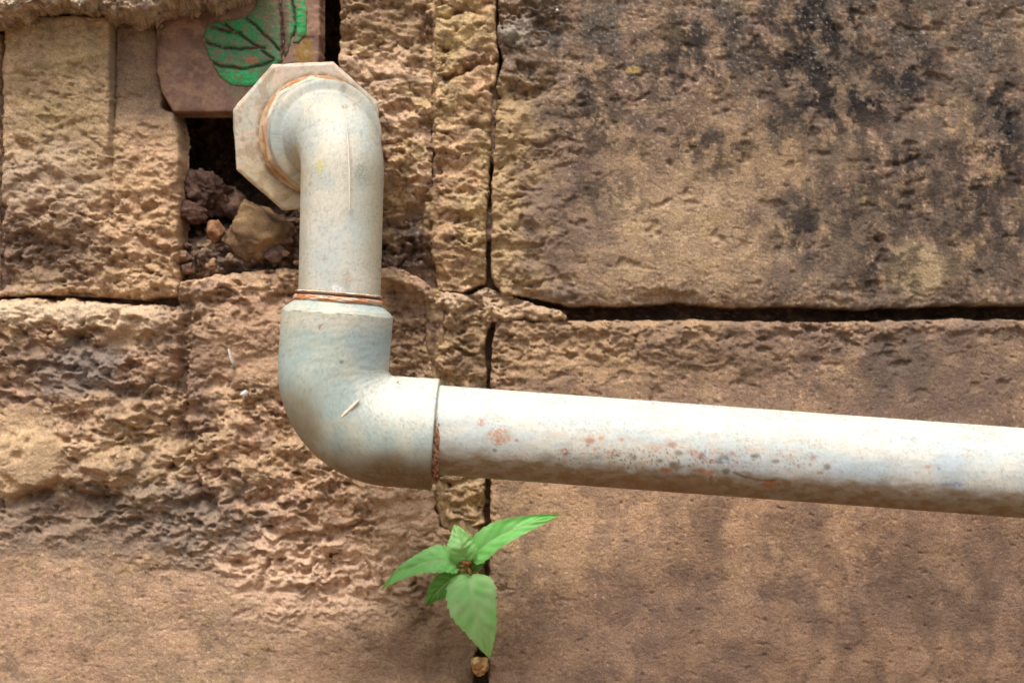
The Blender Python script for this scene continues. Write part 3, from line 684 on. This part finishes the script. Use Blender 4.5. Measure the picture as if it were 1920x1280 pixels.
# long run to the right
e0 = P(790, 803.5, -.066); e1 = P(2700, 803.5+1910*.0733, -.068)
def c_run(u, v, co):
    c = mix(lin(218, 218, 212), lin(204, 212, 212), ss(-.3, .3, fbm(u/120, v/40, 3, 571)))
    c = mix(c, lin(188, 206, 220), .6*blob(u, v, 1390, 862, 90, 22, .7, .4)); c = mix(c, lin(184, 204, 222), .55*blob(u, v, 1600, 880, 90, 22, .8, .5)); c = mix(c, lin(176, 196, 216), .6*blob(u, v, 1785, 880, 26, 50, .8, .4))
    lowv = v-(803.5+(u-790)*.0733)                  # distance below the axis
    c = mix(c, lin(136, 104, 62), .92*ss(26, 58, lowv+11*fbm(u/40, v/18, 5, 572))*(.80+.20*ss(-.4, .3, fbm(u/30, v/12, 4, 579))))  # brown underside: grime, with the shade below the pipe painted into the colour
    c = mix(c, lin(150, 110, 76), .5*blob(u, v, 1180, 912, 190, 14, .6, .6))
    c = mix(c, lin(214, 168, 130), .40*ss(.0, .5, fbm(u/34, v/10, 4, 573))*blob(u, v, 1280, 840, 260, 34, .6, .5))
    c = specks(c, u, v, [(903, 792, 7, 6, lin(196, 130, 110), .85), (930, 815, 16, 9, lin(202, 128, 84), .85), (946, 822, 14, 7, lin(208, 146, 100), .8), (936, 828, 9, 5, lin(196, 110, 76), .8),
                        (1058, 848, 7, 5, RUST, .8), (1155, 850, 9, 7, lin(110, 104, 100), .8), (1185, 856, 8, 5, lin(130, 120, 110), .7), (1320, 858, 7, 5, RUST, .85), (1345, 862, 5, 4, RUST, .7), (1442, 905, 12, 4, lin(190, 106, 40), .9),
                        (1333, 898, 3.5, 12, lin(104, 66, 44), .9), (1690, 820, 9, 3, lin(150, 160, 170), .7), (1712, 823, 6, 3, lin(150, 150, 160), .6), (1785, 908, 16, 4, lin(110, 150, 200), .8), (1905, 850, 20, 2, lin(160, 170, 180), .5),
                        (1230, 842, 12, 6, lin(210, 150, 128), .6), (1300, 848, 8, 4, lin(206, 120, 96), .6), (1415, 868, 26, 5, lin(196, 186, 170), .6), (1362, 786, 2, 7, lin(180, 190, 190), .8), (1878, 880, 4, 8, lin(140, 144, 146), .6)])
    c = mix(c, lin(110, 80, 54), .85*np.exp(-(seg(u, v, [(1375, 885), (1395, 893), (1425, 900), (1452, 900)])/2)**2))
    rs = random.Random(5)
    for _ in range(46):
        x = rs.gauss(1330, 190); y = 803.5+(x-790)*.0733+rs.gauss(22, 20); r_ = rs.uniform(2.2, 5.5)
        if 850 < x < 1900 and abs(y-803.5-(x-790)*.0733) < 66:
            c = mix(c, lin(*rs.choice([(176, 98, 62), (112, 96, 84), (196, 132, 96), (90, 84, 80)])), .7*blob(u, v, x, y, r_*rs.uniform(1, 1.8), r_, .5, .6, int(x)))
    near = blob(u, v, 1250, 862, 260, 24, .6, .4)
    c = mix(c, lin(110, 92, 76), .8*near*ss(.38, .55, pn(u/5, v/4, 575)))
    c = mix(c, lin(90, 140, 190), .5*blob(u, v, 1350, 862, 60, 10, .8, .5)*ss(.0, .4, pn(u/6, v/4, 576)))
    c = mix(c, lin(176, 178, 172), .35*ss(.1, .7, fbm(u/90, v/22, 5, 580, .65)))
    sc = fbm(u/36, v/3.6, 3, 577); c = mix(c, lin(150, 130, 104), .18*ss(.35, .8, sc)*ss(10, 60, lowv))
    return grime(u, v, c, 578, .7)
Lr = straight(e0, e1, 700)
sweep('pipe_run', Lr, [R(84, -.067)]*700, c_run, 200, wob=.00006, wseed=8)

# ------------------------------------------------------------------ plant in the joint
def leaf_material():
    m = bpy.data.materials.new('leaf_green'); m.use_nodes = True; n = m.node_tree.nodes; l = m.node_tree.links
    p = n['Principled BSDF']; p.inputs['Roughness'].default_value = .5; p.inputs['Specular IOR Level'].default_value = .35
    at = n.new('ShaderNodeAttribute'); at.attribute_name = 'tint'; l.new(at.outputs['Color'], p.inputs['Base Color'])
    tr = n.new('ShaderNodeBsdfTranslucent'); l.new(at.outputs['Color'], tr.inputs['Color'])
    mx = n.new('ShaderNodeMixShader'); mx.inputs[0].default_value = .36
    l.new(p.outputs[0], mx.inputs[1]); l.new(tr.outputs[0], mx.inputs[2]); l.new(mx.outputs[0], n['Material Output'].inputs[0])
    tc = n.new('ShaderNodeTexCoord'); t = n.new('ShaderNodeTexNoise'); t.inputs['Scale'].default_value = 900
    b = n.new('ShaderNodeBump'); b.inputs['Strength'].default_value = .3; b.inputs['Distance'].default_value = .0003
    l.new(tc.outputs['Object'], t.inputs['Vector']); l.new(t.outputs['Fac'], b.inputs['Height']); l.new(b.outputs[0], p.inputs['Normal'])
    return m
M_LEAF = leaf_material()
plant = empty('seedling', P(893, 1075, .004), 'small green seedling with pointed leaves growing from the joint below the pipe', 'plant')
YC = -.016
def leaf(pts3, wid, c1, c2, seed, fold=.25, roll=(0, -1, 0), peak=.38, ser=.05, label=None):
    """pts3: spine control points (px, py, y); wid: full width in px"""
    cp = [P(*p) for p in pts3]; n = 60; m = 25
    def bez(t):
        q = list(cp)
        while len(q) > 1: q = [q[i]*(1-t)+q[i+1]*t for i in range(len(q)-1)]
        return q[0]
    sp = [bez(i/(n-1)) for i in range(n)]; co = []; col = []
    up = Vector(roll).normalized()
    for i in range(n):
        t = i/(n-1); T = (sp[min(i+1, n-1)]-sp[max(i-1, 0)]).normalized()
        side = T.cross(up).normalized(); nn = side.cross(T).normalized()
        a = peak/(1-peak); w_ = (t**a*(1-t))/(peak**a*(1-peak)); w_ = w_**.86*(.62+.38*(1-t)) / (.62+.38*(1-peak))
        w_ = max(w_, .012)*R(wid, YC)/2
        for j in range(m):
            s = -1+2*j/(m-1)
            e = 1+.10*mnoise.noise(Vector((t*4.5, (2 if s > 0 else -2), seed*3.1)))*abs(s)+ser*(abs(s)**6)*(((t*11+.3*math.sin(seed)) % 1)-.5)*2
            off = side*(s*w_*e)
            # the vein lifts and drops the blade a little
            ir = mnoise.noise(Vector((t*4, (1 if s > 0 else -1)*3, seed*2.3)))
            vein = math.sin((t*6.3-abs(s)*1.2+.28*ir+(.35 if s > 0 else 0))*2*math.pi)
            dz = nn*(abs(s)*w_*fold - abs(s)**2*w_*fold*.45 + .00022*vein*(1-abs(s))*abs(s)*4 + .0013*mnoise.noise(Vector((s*1.2, t*3.2, seed)))*min(1, 4*t))
            co.append((sp[i]+off+dz)[:])
            k = .5+.5*mnoise.noise(Vector((s*2, t*6, seed*1.7)))
            c = c1*(1-k)+c2*k
            vn = max(math.exp(-(abs(s)/.06)**2)*.55, max(0, vein-.80)/.20*.40*(1-abs(s))*(.5+ir))
            sp_ = mnoise.noise(Vector((s*7, t*22, seed*5))); c = c*(1-.22*max(0, mnoise.noise(Vector((s*3+4, t*8, seed)))))
            if sp_ > .60: c = c*.6+lin(150, 130, 70)*.4
            c = c*(1-vn)+lin(186, 214, 150)*vn
            if abs(s) > .93: c = c*.6+lin(176, 170, 110)*.4
            if t > .96: c = c*.6+lin(200, 160, 110)*.4
            col.append(c)
    idx = np.arange(n*m).reshape(n, m); q = np.stack([idx[:-1, :-1], idx[:-1, 1:], idx[1:, 1:], idx[1:, :-1]], -1).reshape(-1, 4)
    o = adopt(mesh_np('leaf', np.array(co), q, np.array(col), M_LEAF), plant)
    if label: o['label'] = label
    return o
G1, G2, G3 = lin(118, 218, 104), lin(158, 230, 138), lin(176, 226, 156)
leaf([(884, 1046, YC), (915, 1010, YC-.006), (965, 985, YC-.006), (1052, 965, YC-.001)], 58, G1, G2, 1, .45, (-.15, -1, .6), .33, label='long leaf pointing right')
leaf([(874, 1052, YC-.001), (868, 1030, YC-.005), (860, 1010, YC-.004), (853, 982, YC+.001)], 52, lin(150, 222, 130), lin(176, 226, 150), 2, .45, (-.2, -1, .6), .42)
leaf([(860, 1062, YC), (830, 1040, YC-.005), (780, 1048, YC-.006), (716, 1104, YC+.003)], 62, lin(158, 228, 140), lin(128, 214, 112), 3, .35, (.1, -1, .95), .36, label='long leaf pointing left')
leaf([(884, 1076, YC-.001), (878, 1120, YC-.010), (902, 1170, YC-.010), (917, 1234, YC-.001)], 92, lin(136, 216, 116), lin(186, 232, 160), 4, .42, (-.1, -1, .10), .36, ser=.05, label='broad drooping leaf with toothed edge')
leaf([(864, 1072, YC+.001), (845, 1085, YC-.001), (820, 1105, YC), (798, 1136, YC+.004)], 50, lin(90, 160, 72), lin(112, 176, 88), 5, .3, (.2, -1, .0), .45)
leaf([(880, 1066, YC+.002), (893, 1060, YC), (900, 1052, YC), (908, 1048, YC+.002)], 24, lin(92, 150, 60), lin(110, 160, 70), 6, .3, (0, -1, .3), .45)
def stalk(name, pts3, r0, r1, c1, c2):
    cp = [P(*p) for p in pts3]; full = []
    for i in range(16):
        t = i/15; q = list(cp)
        while len(q) > 1: q = [q[k]*(1-t)+q[k+1]*t for k in range(len(q)-1)]
        full.append(q[0])
    rad = [(r0+(r1-r0)*i/15)*S for i in range(16)]
    return sweep(name, full, rad, lambda u, v, co: mix(c1, c2, ss(-.3, .3, fbm(u/5, v/5, 2, 600))), 14, mat=M_LEAF, parent=plant, wob=.0002, wseed=2)
BR1, BR2 = lin(132, 76, 40), lin(150, 120, 60)
stalk('stem', [(897, 1092, .008), (894, 1088, -.004), (882, 1075, -.010), (876, 1060, YC)], 8, 6.5, BR1, BR2)
for a, b in [((876, 1061), (888, 1043)), ((875, 1060), (873, 1048)), ((876, 1061), (857, 1061)), ((877, 1063), (885, 1080)), ((876, 1063), (862, 1074))]:
    stalk('leaf_stalk', [(a[0], a[1], YC+.001), ((a[0]+b[0])/2, (a[1]+b[1])/2, YC-.0025), (b[0], b[1], YC-.0005)], 4.5, 3.0, lin(150, 92, 50), lin(150, 160, 80))
stalk('bud', [(868, 1054, YC-.003), (874, 1057, YC-.005), (880, 1056, YC-.004)], 4, 4, lin(150, 80, 44), lin(170, 120, 60))

# ------------------------------------------------------------------ mould seam marks on the fittings
def front_y(r, y=-.066): return y-R(r, y)
seam('mould_seam', [(646, 205), (650, 235), (653, 275), (655, 320), (655, 360), (655, 400)], .00028, lambda t: -.0620-.0155-.0012*t+.004*(1-t)**3, lin(224, 216, 200))
seam('mould_mark', [(638, 784), (648, 774), (660, 763), (674, 749)], .0006, lambda t: -.066-R(103, -.066)+.0002, lin(230, 206, 184))

# ------------------------------------------------------------------ ground below
def ground():
    m = tint_material('earth', .95, .1, .3, 60, .5, 40, .01)
    a = np.concatenate([[-60, -20, -8], np.arange(-3, 3.01, .1), [8, 20, 60]]); b = np.concatenate([[-60, -20, -8], np.arange(-3, .11, .1)])
    U, V = np.meshgrid(a, b); u, v = U.ravel(), V.ravel()
    z = -.95+.012*fbm(u*3, v*3, 4, 700)
    c = mix(lin(128, 104, 80), lin(108, 90, 68), ss(-.3, .3, fbm(u*2, v*2, 4, 701)))
    idx = np.arange(len(u)).reshape(len(b), len(a)); q = np.stack([idx[:-1, :-1], idx[:-1, 1:], idx[1:, 1:], idx[1:, :-1]], -1).reshape(-1, 4)
    o = mesh_np('ground', np.c_[u, v, z], q, c, m); o['kind'] = 'structure'
ground()
